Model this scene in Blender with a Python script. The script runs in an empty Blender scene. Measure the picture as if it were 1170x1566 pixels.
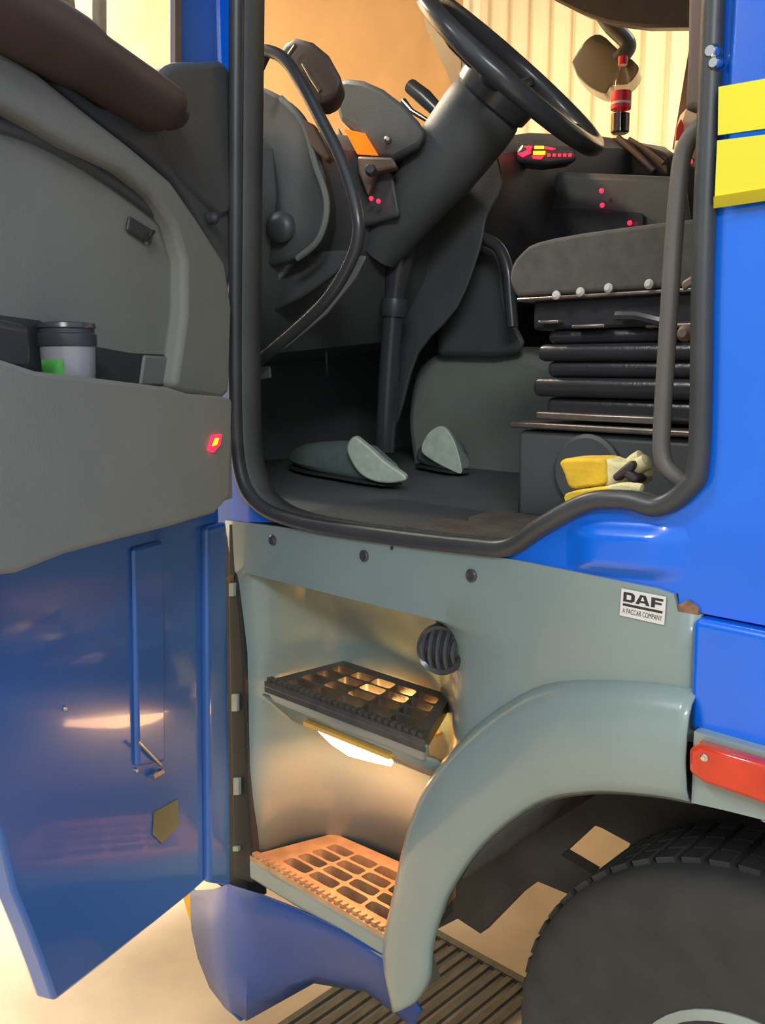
import bpy, bmesh, math, random
from mathutils import Vector as V, Matrix

random.seed(4)
S = bpy.context.scene
# ------------------------------------------------------------------ camera
IW, IH, F = 1170.0, 1566.0, 1400.0
PITCH = math.radians(9.0504); AZ = math.radians(46.3292)      # AZ: truck front lies this far left of the heading
CAM = V((0, -1.0, 1.34))
HD = V((-math.cos(AZ), math.sin(AZ), 0)); RT = V((HD.y, -HD.x, 0))
FW = HD * math.cos(PITCH) - V((0, 0, math.sin(PITCH))); UP = RT.cross(FW)
cd = bpy.data.cameras.new('camera'); cam = bpy.data.objects.new('camera', cd)
S.collection.objects.link(cam)
cam.matrix_world = Matrix((RT, UP, -FW)).transposed().to_4x4()
cam.location = CAM
cd.sensor_fit = 'VERTICAL'; cd.sensor_height = 36; cd.lens = F / IH * 36; cd.clip_start = 0.02
S.camera = cam
# ------------------------------------------------------------------ world, lamps, exposure
w = bpy.data.worlds.new('hall'); S.world = w; w.use_nodes = True
w.node_tree.nodes['Background'].inputs[0].default_value = (0.86, 0.93, 1.0, 1)
w.node_tree.nodes['Background'].inputs[1].default_value = 0.80
def area(name, loc, target, size, power, col, sy=None):
    d = bpy.data.lights.new(name, 'AREA'); d.energy = power; d.color = col
    d.shape = 'RECTANGLE'; d.size = size; d.size_y = sy or size
    o = bpy.data.objects.new(name, d); S.collection.objects.link(o); o.location = loc
    o.rotation_euler = (V(target) - V(loc)).to_track_quat('-Z', 'Y').to_euler()
    return o
area('hall_lamp_rear', (2.2, -3.2, 3.4), (0.0, 0.0, 1.2), 1.6, 90, (0.93, 0.97, 1.0), 0.5)
area('hall_lamp_front', (-4.0, 0.6, 3.9), (-4.9, 1.0, 0.6), 1.4, 620, (1.0, 0.93, 0.80), 0.8)
area('hall_lamp_far_side', (-1.2, 3.7, 4.4), (-3.0, 5.5, 2.4), 1.0, 130, (1.0, 0.93, 0.80), 0.6)
area('hall_lamp_side', (-2.6, -3.2, 4.8), (-0.6, 0.0, 1.0), 0.9, 95, (1.0, 0.98, 0.94), 0.6)
S.view_settings.view_transform = 'Standard'; S.view_settings.look = 'None'
S.view_settings.exposure = 0.0; S.view_settings.gamma = 1.0
S.view_settings.use_curve_mapping = False
try: S.cycles.max_bounces = 8; S.cycles.transparent_max_bounces = 16
except Exception: pass

# ------------------------------------------------------------------ photo helpers: a ray met with a real plane
def ray(x, y): return FW + RT * ((x - IW/2)/F) - UP * ((y - IH/2)/F)
def onY(x, y, Y=0.0): d = ray(x, y); return CAM + d * ((Y - CAM.y)/d.y)
def onX(x, y, X): d = ray(x, y); return CAM + d * ((X - CAM.x)/d.x)
def onZ(x, y, Z): d = ray(x, y); return CAM + d * ((Z - CAM.z)/d.z)
HINGE = V((-1.33, -0.03, 0)); DN = V((0.884, 0.468, 0)).normalized(); DU = V((0.468, -0.884, 0)).normalized()
def onD(x, y, n=0.0): d = ray(x, y); return CAM + d * (((HINGE + DN*n - CAM).dot(DN))/d.dot(DN))
def D(u, z, n=0.0): return HINGE + DU*u + DN*n + V((0, 0, z))
def PY(pts, Y=0.0): return [onY(x, y, Y) for x, y in pts]
def PD(pts, n=0.0): return [onD(x, y, n) for x, y in pts]
def lin(c):
    c /= 255.0
    return c/12.92 if c <= 0.04045 else ((c + 0.055)/1.055)**2.4
def rgb(r, g, b): return (lin(r), lin(g), lin(b), 1)

# ------------------------------------------------------------------ materials
def mat(name, col, rough=0.5, metal=0.0, var=0.12, scale=8.0, bump=0.0, bscale=200.0, coat=0.0, emit=None, es=0.0, spec=0.5, trans=0.0):
    m = bpy.data.materials.new(name); m.use_nodes = True
    nt = m.node_tree; b = nt.nodes['Principled BSDF']
    b.inputs['Roughness'].default_value = rough; b.inputs['Metallic'].default_value = metal
    b.inputs['Coat Weight'].default_value = coat; b.inputs['Coat Roughness'].default_value = 0.06
    b.inputs['Specular IOR Level'].default_value = spec
    b.inputs['Transmission Weight'].default_value = trans
    tc = nt.nodes.new('ShaderNodeTexCoord')
    n = nt.nodes.new('ShaderNodeTexNoise'); n.inputs['Scale'].default_value = scale; n.inputs['Detail'].default_value = 5
    nt.links.new(tc.outputs['Object'], n.inputs['Vector'])
    r = nt.nodes.new('ShaderNodeValToRGB')
    r.color_ramp.elements[0].position = 0.3; r.color_ramp.elements[1].position = 0.7
    r.color_ramp.elements[0].color = tuple(c*(1 - var) for c in col[:3]) + (1,)
    r.color_ramp.elements[1].color = tuple(min(1, c*(1 + var)) for c in col[:3]) + (1,)
    nt.links.new(n.outputs['Fac'], r.inputs['Fac']); nt.links.new(r.outputs['Color'], b.inputs['Base Color'])
    if bump:
        n2 = nt.nodes.new('ShaderNodeTexNoise'); n2.inputs['Scale'].default_value = bscale; n2.inputs['Detail'].default_value = 3
        nt.links.new(tc.outputs['Object'], n2.inputs['Vector'])
        bp = nt.nodes.new('ShaderNodeBump'); bp.inputs['Strength'].default_value = bump; bp.inputs['Distance'].default_value = 0.002
        nt.links.new(n2.outputs['Fac'], bp.inputs['Height']); nt.links.new(bp.outputs['Normal'], b.inputs['Normal'])
    if emit:
        b.inputs['Emission Color'].default_value = emit; b.inputs['Emission Strength'].default_value = es
    return m
def glass(name, tint, gloss=0.06):
    m = bpy.data.materials.new(name); m.use_nodes = True; nt = m.node_tree
    nt.nodes.clear()
    o = nt.nodes.new('ShaderNodeOutputMaterial'); t = nt.nodes.new('ShaderNodeBsdfTransparent'); g = nt.nodes.new('ShaderNodeBsdfGlossy')
    mx = nt.nodes.new('ShaderNodeMixShader'); t.inputs[0].default_value = tint; g.inputs['Roughness'].default_value = 0.03
    mx.inputs[0].default_value = gloss
    nt.links.new(t.outputs[0], mx.inputs[1]); nt.links.new(g.outputs[0], mx.inputs[2]); nt.links.new(mx.outputs[0], o.inputs[0])
    return m
M = dict(
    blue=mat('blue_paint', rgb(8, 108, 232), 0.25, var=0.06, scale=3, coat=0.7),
    hazed_blue=mat('hazed_blue_paint', rgb(54, 104, 178), 0.24, var=0.08, scale=4, coat=0.6),  # desaturated blue: the haze over the door is put into the colour
    yellow=mat('yellow_film', rgb(236, 226, 40), 0.3, var=0.03, coat=0.3),
    grey=mat('grey_plastic', rgb(136, 153, 148), 0.30, var=0.06, scale=6, bump=0.03, bscale=300, coat=0.4),
    rubber=mat('black_rubber', rgb(62, 64, 66), 0.4, var=0.2),
    gloss_black=mat('black_gloss_plastic', rgb(64, 66, 70), 0.25, var=0.15),
    dark=mat('dark_trim', rgb(84, 87, 88), 0.55, var=0.15, bump=0.2, bscale=250),
    under=mat('dark_underbody', rgb(62, 62, 60), 0.75, var=0.25, scale=15),
    seal=mat('seal_rubber', rgb(34, 38, 38), 0.7, var=0.2),
    strip=mat('amber_strip', rgb(238, 178, 44), 0.4),
    bumper=mat('shaded_bumper_blue', rgb(32, 72, 142), 0.42, var=0.08, scale=5, coat=0.12),  # shade on the bumper is put into this darker blue
    lining=mat('door_lining', rgb(134, 136, 127), 0.75, var=0.07, scale=5, bump=0.25, bscale=350),
    sill=mat('door_sill_trim', rgb(82, 68, 62), 0.6, var=0.12),
    hump=mat('engine_cover', rgb(136, 143, 134), 0.8, var=0.08, bump=0.3, bscale=300),
    dashgrey=mat('lower_dash_grey', rgb(122, 128, 123), 0.7, var=0.1, bump=0.2),
    fabric=mat('seat_fabric', rgb(88, 84, 78), 0.95, var=0.15, scale=40, bump=0.4, bscale=400),
    bellows=mat('bellows_rubber', rgb(48, 48, 52), 0.3, var=0.2, bump=0.3, bscale=120),
    chrome=mat('chrome', rgb(215, 215, 210), 0.15, 1.0, var=0.03),
    steel=mat('scuffed_steel', rgb(150, 140, 130), 0.35, 0.8, var=0.2, scale=30),
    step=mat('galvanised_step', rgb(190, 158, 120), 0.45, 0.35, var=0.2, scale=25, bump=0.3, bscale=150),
    step_dark=mat('dark_step', rgb(92, 86, 78), 0.5, 0.3, var=0.3, scale=25, bump=0.3, bscale=150),  # upper step plate, darker than the lower one
    white=mat('white_film', rgb(225, 222, 215), 0.5, var=0.02),
    ink=mat('black_print', rgb(48, 48, 50), 0.5, var=0.02),
    amber=mat('amber_lens', rgb(208, 54, 26), 0.15, var=0.12, scale=30, coat=0.5),
    amber_edge=mat('amber_lens_edge', rgb(240, 130, 25), 0.2, var=0.1, coat=0.5),
    tyre=mat('tyre_rubber', rgb(62, 62, 60), 0.85, var=0.15, scale=20, bump=0.3, bscale=90),
    rust=mat('rust', rgb(140, 105, 75), 0.8, var=0.4, scale=80),
    tread=mat('ribbed_tread', rgb(120, 108, 98), 0.5, 0.2, var=0.2, scale=20),
    floor=mat('concrete_floor', rgb(186, 164, 136), 0.6, var=0.18, scale=3, bump=0.25, bscale=60),
    wall=mat('painted_wall', rgb(228, 206, 172), 0.7, var=0.08, scale=2),
    ribwall=mat('profiled_sheet_wall', rgb(226, 206, 168), 0.6, var=0.05, scale=2),
    led=mat('red_led', rgb(255, 20, 40), 0.3, emit=rgb(255, 30, 60), es=3.0),
    led_amber=mat('amber_telltale', rgb(255, 190, 20), 0.3, emit=rgb(255, 190, 20), es=2.5),
    screen=mat('orange_display', rgb(255, 120, 20), 0.3, emit=rgb(255, 118, 18), es=0.95, var=0.02),
    lamp=mat('step_lamp_lens', rgb(255, 240, 210), 0.3, emit=(1.0, 0.52, 0.22, 1), es=14.0, var=0.02),
    lamp_back=mat('step_lamp_housing', rgb(250, 190, 90), 0.4, var=0.1),
    glove_y=mat('yellow_suede', rgb(232, 190, 50), 0.9, var=0.15, scale=30, bump=0.4),
    glove_c=mat('cream_cotton', rgb(222, 212, 160), 0.9, var=0.15, scale=30, bump=0.4),
    glove_d=mat('dark_leather_strap', rgb(62, 54, 60), 0.6, var=0.2),
    shoe=mat('teal_grey_fabric', rgb(112, 128, 122), 0.8, var=0.12, scale=30, bump=0.3),
    foot=mat('footwell_trim', rgb(98, 102, 103), 0.7, var=0.1, bump=0.2),
    rivet=mat('bright_rivet', rgb(225, 222, 212), 0.3, 0.2, var=0.03),
    shoe_in=mat('pale_lining', rgb(214, 228, 208), 0.5, var=0.12, scale=50, bump=0.4, bscale=90),
    cola=mat('dark_cola', rgb(42, 22, 18), 0.1, var=0.05, coat=0.3),
    red=mat('red_plastic', rgb(235, 40, 58), 0.35, var=0.05),
    jar=mat('clear_grey_plastic', rgb(150, 150, 152), 0.15, var=0.1, coat=0.3),
    green=mat('green_print', rgb(90, 180, 80), 0.5, var=0.35, scale=60),
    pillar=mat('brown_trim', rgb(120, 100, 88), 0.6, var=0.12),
    grate=mat('floor_grate_metal', rgb(92, 88, 76), 0.6, 0.3, var=0.25, scale=30),
    wind=glass('tinted_windscreen', (0.80, 0.66, 0.50, 1), 0.03),
    clear=glass('clear_glass', (0.95, 0.93, 0.88, 1), 0.04),
    handle=mat('handle_grey', rgb(96, 92, 88), 0.5, var=0.1),
    rim=mat('pale_rim', rgb(170, 178, 168), 0.5, var=0.1),
    bottle=glass('bottle_plastic', (0.98, 0.95, 0.90, 1), 0.05),
    mirror=mat('mirror_back', rgb(60, 56, 48), 0.25, var=0.2, coat=0.4),
)

# ------------------------------------------------------------------ mesh helpers
class MB:
    def __init__(s): s.v = []; s.f = []
    def add(s, vs, fs):
        k = len(s.v); s.v += [V(p) for p in vs]; s.f += [tuple(i + k for i in f) for f in fs]; return s
    def prism(s, pts, d):
        pts = [V(p) for p in pts]; n = len(pts); d = V(d)
        return s.add(pts + [p + d for p in pts], [tuple(range(n)), tuple(range(2*n - 1, n - 1, -1))] + [(i, i + n, (i + 1) % n + n, (i + 1) % n) for i in range(n)])
    def box(s, a, b):
        (x0, y0, z0), (x1, y1, z1) = a, b
        return s.prism([(x0, y0, z0), (x1, y0, z0), (x1, y1, z0), (x0, y1, z0)], (0, 0, z1 - z0))
    def obox(s, c, ax, ay, az):
        c, ax, ay, az = V(c), V(ax), V(ay), V(az)
        return s.prism([c - ax - ay - az, c + ax - ay - az, c + ax + ay - az, c - ax + ay - az], az*2)
    def grid(s, rows, close=False):
        n = len(rows[0]); m = len(rows)
        fs = [(r*n + c, r*n + (c + 1) % n, (r + 1)*n + (c + 1) % n, (r + 1)*n + c) for r in range(m - 1) for c in range(n if close else n - 1)]
        return s.add([p for r in rows for p in r], fs)
    def tube(s, path, r, seg=12, flat=None, closed=False):
        path = [V(p) for p in path]; rings = []; n = len(path); ref = None
        rs = r if isinstance(r, (list, tuple)) else [r]*n
        for i, p in enumerate(path):
            a = path[(i - 1) % n] if closed or i else path[0]; b = path[(i + 1) % n] if closed or i < n - 1 else path[-1]
            t = (b - a).normalized()
            if ref is None:
                ref = t.orthogonal().normalized()
                if flat is not None: ref = (V(flat) - t*V(flat).dot(t)).normalized()
            elif flat is not None: ref = (V(flat) - t*V(flat).dot(t)).normalized()
            else: ref = (ref - t*ref.dot(t)).normalized()
            q = t.cross(ref); rr = rs[i]
            ra, rb = rr if isinstance(rr, (list, tuple)) else (rr, rr)
            rings.append([p + ref*(ra*math.cos(2*math.pi*k/seg)) + q*(rb*math.sin(2*math.pi*k/seg)) for k in range(seg)])
        if closed: rings.append(rings[0])
        k = len(s.v); s.grid(rings, True)
        if not closed:
            s.f.append(tuple(k + i for i in range(seg - 1, -1, -1))); s.f.append(tuple(k + (len(rings) - 1)*seg + i for i in range(seg)))
        return s
    def lathe(s, base, axis, prof, seg=24, cap=True):
        base, axis = V(base), V(axis).normalized(); u = axis.orthogonal().normalized(); q = axis.cross(u)
        rows = [[base + axis*h + (u*math.cos(2*math.pi*k/seg) + q*math.sin(2*math.pi*k/seg))*max(r, 1e-4) for k in range(seg)] for r, h in prof]
        k = len(s.v); s.grid(rows, True)
        if cap:
            s.f.append(tuple(k + i for i in range(seg - 1, -1, -1))); s.f.append(tuple(k + (len(rows) - 1)*seg + i for i in range(seg)))
        return s

def origin(p): return V(p.get('org', (0, 0, 0))) if p else V((0, 0, 0))
def obj(name, mb, m, parent=None, bevel=0.0, solid=0.0, seg=2, sharp=38, at=None):
    me = bpy.data.meshes.new(name); org = V((0, 0, 0))
    if parent is not None: org = PORG[parent.name]
    elif at is not None: org = V(at)
    me.from_pydata([tuple(p - org) for p in mb.v], [], mb.f)
    me.validate()
    bm = bmesh.new(); bm.from_mesh(me); bmesh.ops.remove_doubles(bm, verts=bm.verts, dist=1e-5)
    bmesh.ops.recalc_face_normals(bm, faces=bm.faces)
    for f in bm.faces: f.smooth = True
    for e in bm.edges:
        if len(e.link_faces) == 2 and e.calc_face_angle(0) > math.radians(sharp): e.smooth = False
    bm.to_mesh(me); bm.free()
    me.materials.append(M[m] if isinstance(m, str) else m)
    o = bpy.data.objects.new(name, me); S.collection.objects.link(o)
    if parent is not None: o.parent = parent
    else: o.location = org
    PORG[o.name] = org
    if solid:
        md = o.modifiers.new('solid', 'SOLIDIFY'); md.thickness = solid; md.offset = 0
    if bevel:
        md = o.modifiers.new('bevel', 'BEVEL'); md.width = bevel; md.segments = seg; md.limit_method = 'ANGLE'; md.angle_limit = math.radians(40)
        md.harden_normals = False
    return o
PORG = {}
def tag(o, label, cat=None, group=None):
    o['label'] = label
    if cat: o['category'] = cat
    if group: o['group'] = group
    return o
def thing(name, loc, label, cat, group=None):
    o = bpy.data.objects.new(name, None); S.collection.objects.link(o); o.location = loc; o.empty_display_size = 0.1
    PORG[o.name] = V(loc); return tag(o, label, cat, group)
def struct(name, mb, m, **k):
    o = obj(name, mb, m, **k); o['kind'] = 'structure'; return o
def cr(pts, n=8, closed=False):                                   # Catmull-Rom through the points
    pts = [V(p) for p in pts]; out = []; N = len(pts)
    for i in range(N if closed else N - 1):
        if closed: a, b, c, d = (pts[(i + k) % N] for k in (-1, 0, 1, 2))
        else: a, b, c, d = pts[max(i - 1, 0)], pts[i], pts[i + 1], pts[min(i + 2, N - 1)]
        for k in range(n):
            t = k/n
            out.append(0.5*((2*b) + (c - a)*t + (2*a - 5*b + 4*c - d)*t*t + (3*b - a - 3*c + d)*t**3))
    if not closed: out.append(pts[-1])
    return out

# ================================================================== SETTING
GZ = -0.07
struct('floor', MB().box((-9, -7, GZ - 0.1), (5, 8, GZ)), 'floor')
struct('wall_front', MB().box((-5.6, -7, GZ), (-5.4, 6.2, 5)), 'wall')
wr = struct('wall_right', MB().box((-5.4, 5.55, GZ), (5, 5.7, 5)), 'ribwall')
for i in range(46):                                               # profiled sheet: one raised rib per pitch
    x = -5.36 + i*0.2
    obj('wall_rib', MB().prism([(x, 5.55, GZ), (x + 0.03, 5.48, GZ), (x + 0.13, 5.48, GZ), (x + 0.16, 5.55, GZ)], (0, 0, 5)), 'ribwall', wr)

# ================================================================== TRUCK
T = thing('truck', (-0.4, 1.0, GZ), 'blue truck cab with grey entry steps, driver door standing open', 'truck')
# ---- blue body side with the door opening
GASK = [(365, -60), (363, 300), (362, 600), (370, 720), (400, 773), (470, 800), (600, 820), (720, 834), (780, 836), (830, 805), (900, 768), (960, 764), (1010, 774), (1055, 745), (1072, 690), (1078, 400), (1090, 100), (1097, -60)]
gp = PY(GASK)
gp = [V((-1.262, 0, 2.72)), V((-1.270, 0, 2.3))] + gp + [V((-.468, 0, 2.3)), V((-.468, 0, 2.72))]
gpath = cr(gp, 6)
ztop = 2.85
out = [V((-1.34, 0, ztop)), V((-1.34, 0, 1.058))] + PY([(420, 799), (560, 819), (790, 857), (1035, 909), (1037, 936)]) + PY([(1066, 938)]) + [V((0.5, 0, 1.055)), V((0.5, 0, ztop))]
inn = [V((gp[-1].x, 0, ztop))] + list(reversed(gpath)) + [V((gp[0].x, 0, ztop))]
side = obj('side_panel', MB().prism([p + V((0, 0.004, 0)) for p in out + inn], (0, 0.05, 0)), 'blue', T)
# pressed lip on the blue side: raised panel right of the jamb with rounded vertical edge and swage line
rows = []
e0 = [onY(1116, -40), onY(1108, 140), onY(1102, 300), onY(1094, 320)]
def xe(z): return -0.438 if z > 1.78 else -0.438
for dz, dy in [(ztop, -0.012), (1.83, -0.012), (1.60, -0.012)]: pass
zs = [ztop, 2.2, 1.86, 1.70, 1.585, 1.565, 1.545, 1.53]
ys = [-.016, -.016, -.016, -.016, -.016, -.013, -.004, 0.003]
for z, y in zip(zs, ys):
    k = (y - .004)/-.02
    rows.append([V((-.447, .004, z)), V((-.443, .004 - .6*.02*k, z)), V((-.434, .004 - .02*k, z)), V((0.1, .004 - .02*k, z)), V((0.5, .004 - .02*k, z))])
obj('raised_side_panel', MB().grid(rows), 'blue', T, sharp=60)
tag(obj('side_stripe', MB().prism([p - V((0, .0165, 0)) for p in PY([(1109, 138), (1500, 70)])] + [p - V((0, .0165, 0)) for p in PY([(1500, 156), (1108, 211)])], (0, .001, 0)), 'yellow', T), 'upper yellow stripe')
st = [p - V((0, .0165, 0)) for p in PY([(1107, 219), (1500, 171), (1500, 243), (1103, 306)])]
mb = MB().prism(st, (0, .001, 0))
tag(obj('side_stripe', mb, 'yellow', T), 'lower yellow stripe')
a = PY([(1103, 304), (1500, 241)]); b = PY([(1096, 320), (1500, 261)])
tag(obj('side_stripe', MB().prism([a[0] + V((0, -.019, 0)), a[1] + V((0, -.019, 0)), b[1] + V((0, -.008, 0)), b[0] + V((0, -.008, 0))], (0, .002, 0)), 'yellow', T), 'yellow stripe edge over the swage')
# lower blue body panel behind the cab corner
lp = [V((-.452, 0, 1.050)), V((0.5, 0, 1.050)), V((0.5, 0, .92)), onY(1172, 1163), onY(1058, 1116)]
lp = PY([(1067, 942)]) + [V((0.5, 0, 1.047)), V((0.5, 0, 0.927))] + PY([(1061, 1112)])
obj('lower_side_panel', MB().prism([p + V((0, -.014, 0)) for p in lp], (0, .05, 0)), 'blue', T, bevel=.008, seg=3)
tag(obj('bracket', MB().prism(PY([(1037, 925), (1052, 918), (1068, 930), (1068, 940), (1038, 938)], .0), (0, .02, 0)), 'rust', T), 'rusty bracket at the panel joint')
# blue bulge under the sill, added so its edges catch the lamp highlight
def smooth(t): t = max(0, min(1, t)); return t*t*(3 - 2*t)
rows = []
for k in range(29):                                               # shallow bulge below the gasket, shaped for the highlight
    z = 1.084 + .078*k/28; r = []
    for i in range(25):
        x = -.635 + .175*i/24
        h = smooth(min(i, 24 - i)/7)*smooth(min(k, 28 - k)/9); r.append(V((x - .02*(28 - k)/28*0, .0045 - .014*h, z - .012*(1 - i/24)*(1 if k == 0 else 1))))
    rows.append(r)
obj('highlight_bulge', MB().grid(rows), 'blue', T, sharp=80)
# ---- gasket and pillars
obj('door_gasket', MB().tube([p + V((0, -.004, 0)) for p in gpath], .0125, 10, flat=(0, 1, 0)), 'rubber', T)
inner = [p + V((0, .035, 0)) for p in cr(PY([(x, y) for x, y in GASK]), 6)]
ctr = V((-.88, 0.03, 1.6))
obj('jamb_trim', MB().grid([[p + V((0, .0, 0)) for p in gpath], [p + (ctr - p)*.012 + V((0, .012, 0)) for p in gpath], [p + (ctr - p)*.004 + V((0, .05, 0)) for p in gpath]]), 'dark', T, solid=.006)
obj('center_pillar', MB().prism([V((-.478, .05, 1.20)), V((-.478, .05, ztop)), V((-.30, .05, ztop)), V((-.30, .05, 1.20))], (0, .10, 0)), 'dark', T, bevel=.01)
tag(obj('pillar_trim', MB().prism(PY([(1052, -40), (1093, -40), (1088, 180), (1076, 180), (1060, 164), (1046, 170), (1050, 90)], .045), (0, .03, 0)), 'pillar', T, bevel=.006), 'brown upper pillar trim')
for (x, y, r) in [(1094, 82, .009), (1099, 100, .008)]:
    obj('striker_pin', MB().lathe(onY(x, y, -.004), (0, -1, 0), [(.9*r, 0), (r, .008), (.6*r, .014)], 12), 'chrome', T)
# front pillar, roof, far side
obj('front_pillar', MB().prism([(-1.34, 0.0, 1.3), (-1.34, 0.0, ztop), (-1.43, .0, ztop), (-1.43, .0, 1.3)], (0, .06, 0)), 'hazed_blue', T)
obj('roof', MB().box((-2.45, 0, ztop), (.5, 2.1, ztop + .06)), 'dark', T)
fr = PY([(800, -120), (800, -30), (850, 2), (890, 22), (930, 35), (985, 42), (1062, 41), (1062, -120)], 2.0)
obj('window_header', MB().prism(fr, (0, .06, 0)), 'rubber', T, bevel=.01)
obj('far_pillar', MB().prism(PY([(1059, 42), (1100, 42), (1100, 260), (1028, 228)], 2.0), (0, .06, 0)), 'pillar', T)
tag(obj('belt_strap', MB().prism(PY([(1060, -60), (1069, -60), (1067, 41), (1059, 41)], 1.96), (0, .01, 0)), 'yellow', T), 'yellow strap by the far window')
obj('far_front_pillar', MB().prism(cr(PY([(634, -50), (668, -50), (686, 50), (728, 140), (770, 220), (722, 220), (696, 140), (652, 45)], 2.0), 3), (0, .08, 0)), 'dark', T)
obj('far_door_panel', MB().box((-2.42, 2.02, .95), (.5, 2.08, 2.05)), 'dark', T)
obj('rear_wall', MB().box((.42, .05, 1.0), (.48, 2.08, ztop)), 'dark', T)
obj('front_wall', MB().box((-2.46, .03, .95), (-2.40, 2.08, 1.75)), 'dark', T)
obj('windscreen', MB().box((-2.435, .72, 1.75), (-2.428, 2.0, ztop)), 'wind', T)
obj('corner_glass', MB().box((-2.435, .05, 1.75), (-2.428, .70, ztop)), 'clear', T)
obj('far_window', MB().box((-2.37, 2.03, 2.05), (-1.40, 2.036, ztop)), 'clear', T)
obj('quarter_glass', MB().box((-2.42, .03, 1.75), (-1.52, .036, ztop)), 'clear', T)
obj('side_wall', MB().box((-2.42, .02, .95), (-1.335, .06, 1.75)), 'foot', T)
obj('cab_floor', MB().box((-2.42, .05, 1.03), (.45, 2.04, 1.08)), 'foot', T)

# ---- grey lower panel with step well
ZTOP = [(-1.353, 1.059), (-1.2, 1.066), (-.95, 1.074), (-.705, 1.0805), (-.48, 1.0755), (-.472, 1.053), (-.444, 1.053)]
ZMIN = [(-1.4, .40), (-.905, .40), (-.875, .50), (-.82, .65), (-.75, .76), (-.66, .85), (-.55, .89), (-.44, .90)]
def interp(tab, x):
    if x <= tab[0][0]: return tab[0][1]
    for (a, p), (b, q_) in zip(tab, tab[1:]):
        if x <= b: return p + (q_ - p)*(x - a)/(b - a)
    return tab[-1][1]
XR = [-.70, -.66, -.60, -.55, -.50, -.479, -.472, -.444]
def sec(z, pts):
    c = cr([(x, y, 0) for x, y in pts], 5)
    return [V((p.x, p.y, max(z, interp(ZMIN, p.x)))) for p in c] + [V((x, 0, max(z, interp(ZMIN, x)))) for x in XR]
secs = [
 sec(.40, [(-1.335, .0), (-1.30, .02), (-1.275, .11), (-1.235, .165), (-1.12, .19), (-.98, .18), (-.93, .12), (-.92, .03), (-.905, .01), (-.76, 0)]),
 sec(.60, [(-1.335, .0), (-1.29, .02), (-1.268, .12), (-1.23, .175), (-1.12, .195), (-.98, .175), (-.915, .12), (-.885, .04), (-.85, .008), (-.75, 0)]),
 sec(.78, [(-1.335, .0), (-1.28, .03), (-1.258, .13), (-1.22, .185), (-1.12, .205), (-.99, .18), (-.90, .11), (-.84, .04), (-.79, .01), (-.73, 0)]),
 sec(.88, [(-1.335, .0), (-1.285, .03), (-1.258, .13), (-1.22, .18), (-1.12, .19), (-1.0, .15), (-.90, .08), (-.82, .028), (-.765, .008), (-.72, 0)]),
 sec(.945, [(-1.335, .0), (-1.29, .025), (-1.262, .12), (-1.22, .15), (-1.12, .15), (-1.0, .11), (-.90, .055), (-.82, .020), (-.76, .006), (-.72, 0)]),
 sec(.962, [(-1.335, .0), (-1.30, .012), (-1.27, .06), (-1.22, .09), (-1.12, .09), (-1.0, .065), (-.90, .034), (-.82, .013), (-.76, .004), (-.72, 0)]),
 sec(.972, [(-1.335, 0), (-1.30, 0), (-1.27, 0), (-1.22, 0), (-1.12, 0), (-1.0, 0), (-.90, 0), (-.82, 0), (-.76, 0), (-.72, 0)]),
]
top = []
for p in secs[-1]:
    x = -1.353 if p.x < -1.33 else p.x; top.append(V((x, 0, interp(ZTOP, x))))
mid_ = [a.lerp(b, .5) for a, b in zip(secs[-1], top)]
pan = obj('entry_panel', MB().grid(secs + [mid_, top, [p + V((0, .02, 0)) for p in top]]), 'grey', T, solid=.004, sharp=50)
for x, y in [(418, 826), (558, 850), (722, 880)]:
    obj('plug', MB().lathe(onY(x, y, -.001), (0, -1, 0), [(.0095, 0), (.0095, .003), (.007, .005), (.003, .004)], 16), 'gloss_black', T)
obj('plug', MB().lathe(onY(600, 838, -.0015), (0, -1, 0), [(.003, 0), (.003, .002)], 8), 'gloss_black', T)
obj('plug', MB().lathe(onY(888, 840, .003), (0, -1, 0), [(.006, 0), (.006, .003), (.004, .004)], 12), 'gloss_black', T)
# round ribbed vent
vc = V((-.850, .018, .921)); va = V((.35, -1, .12)).normalized()
vent = obj('round_vent', MB().lathe(vc - va*.02, va, [(.038, 0), (.039, .022), (.036, .03), (.030, .027), (.028, .022)], 28), 'gloss_black', T)
u = va.orthogonal().normalized(); q = va.cross(u)
vz = V((0, 0, 1)) - va*va.z; vz.normalize(); vx = va.cross(vz)
for i in range(5):
    c = vc + vx*((i - 2)*.012); h = math.sqrt(max(.031**2 - ((i - 2)*.012)**2, 1e-5))
    obj('vent_fin', MB().tube([c - vz*h + va*.003, c - vz*h*.5 + va*.014, c + va*.018, c + vz*h*.5 + va*.014, c + vz*h + va*.003], .004, 8), 'gloss_black', vent)
# sticker
ex = (onY(1019, 911) - onY(953, 898)); 
sa = onY(953, 899); sb = onY(1021, 912); sd = onY(950, 940); se = onY(1018, 955)
off = V((0, -.0040, 0))
stk = tag(obj('sticker', MB().prism([sa + off, sb + off, se + off, sd + off], (0, .001, 0)), 'white', T), 'white maker sticker with black lettering')
def SP(u_, v_): return sa + (sb - sa)*u_ + (sd - sa)*v_ + (se - sb - sd + sa)*(u_*v_) + V((0, -.0044, 0))
def flat(polys, nm, par, m):
    mb = MB()
    for p in polys: mb.prism([SP(x, y) + V((0, -.0003 if 'counter' in nm else 0, 0)) for x, y in p], (0, .0006, 0))
    return obj(nm, mb, m, par)
flat([[(.06, .10), (.26, .10), (.32, .17), (.32, .38), (.26, .45), (.06, .45)]], 'letter', stk, 'ink')
flat([[(.34, .45), (.44, .10), (.56, .10), (.66, .45), (.575, .45), (.558, .38), (.442, .38), (.425, .45)]], 'letter', stk, 'ink')
flat([[(.14, .19), (.225, .19), (.24, .21), (.24, .34), (.225, .36), (.14, .36)]], 'letter_counter', stk, 'white')
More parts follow.
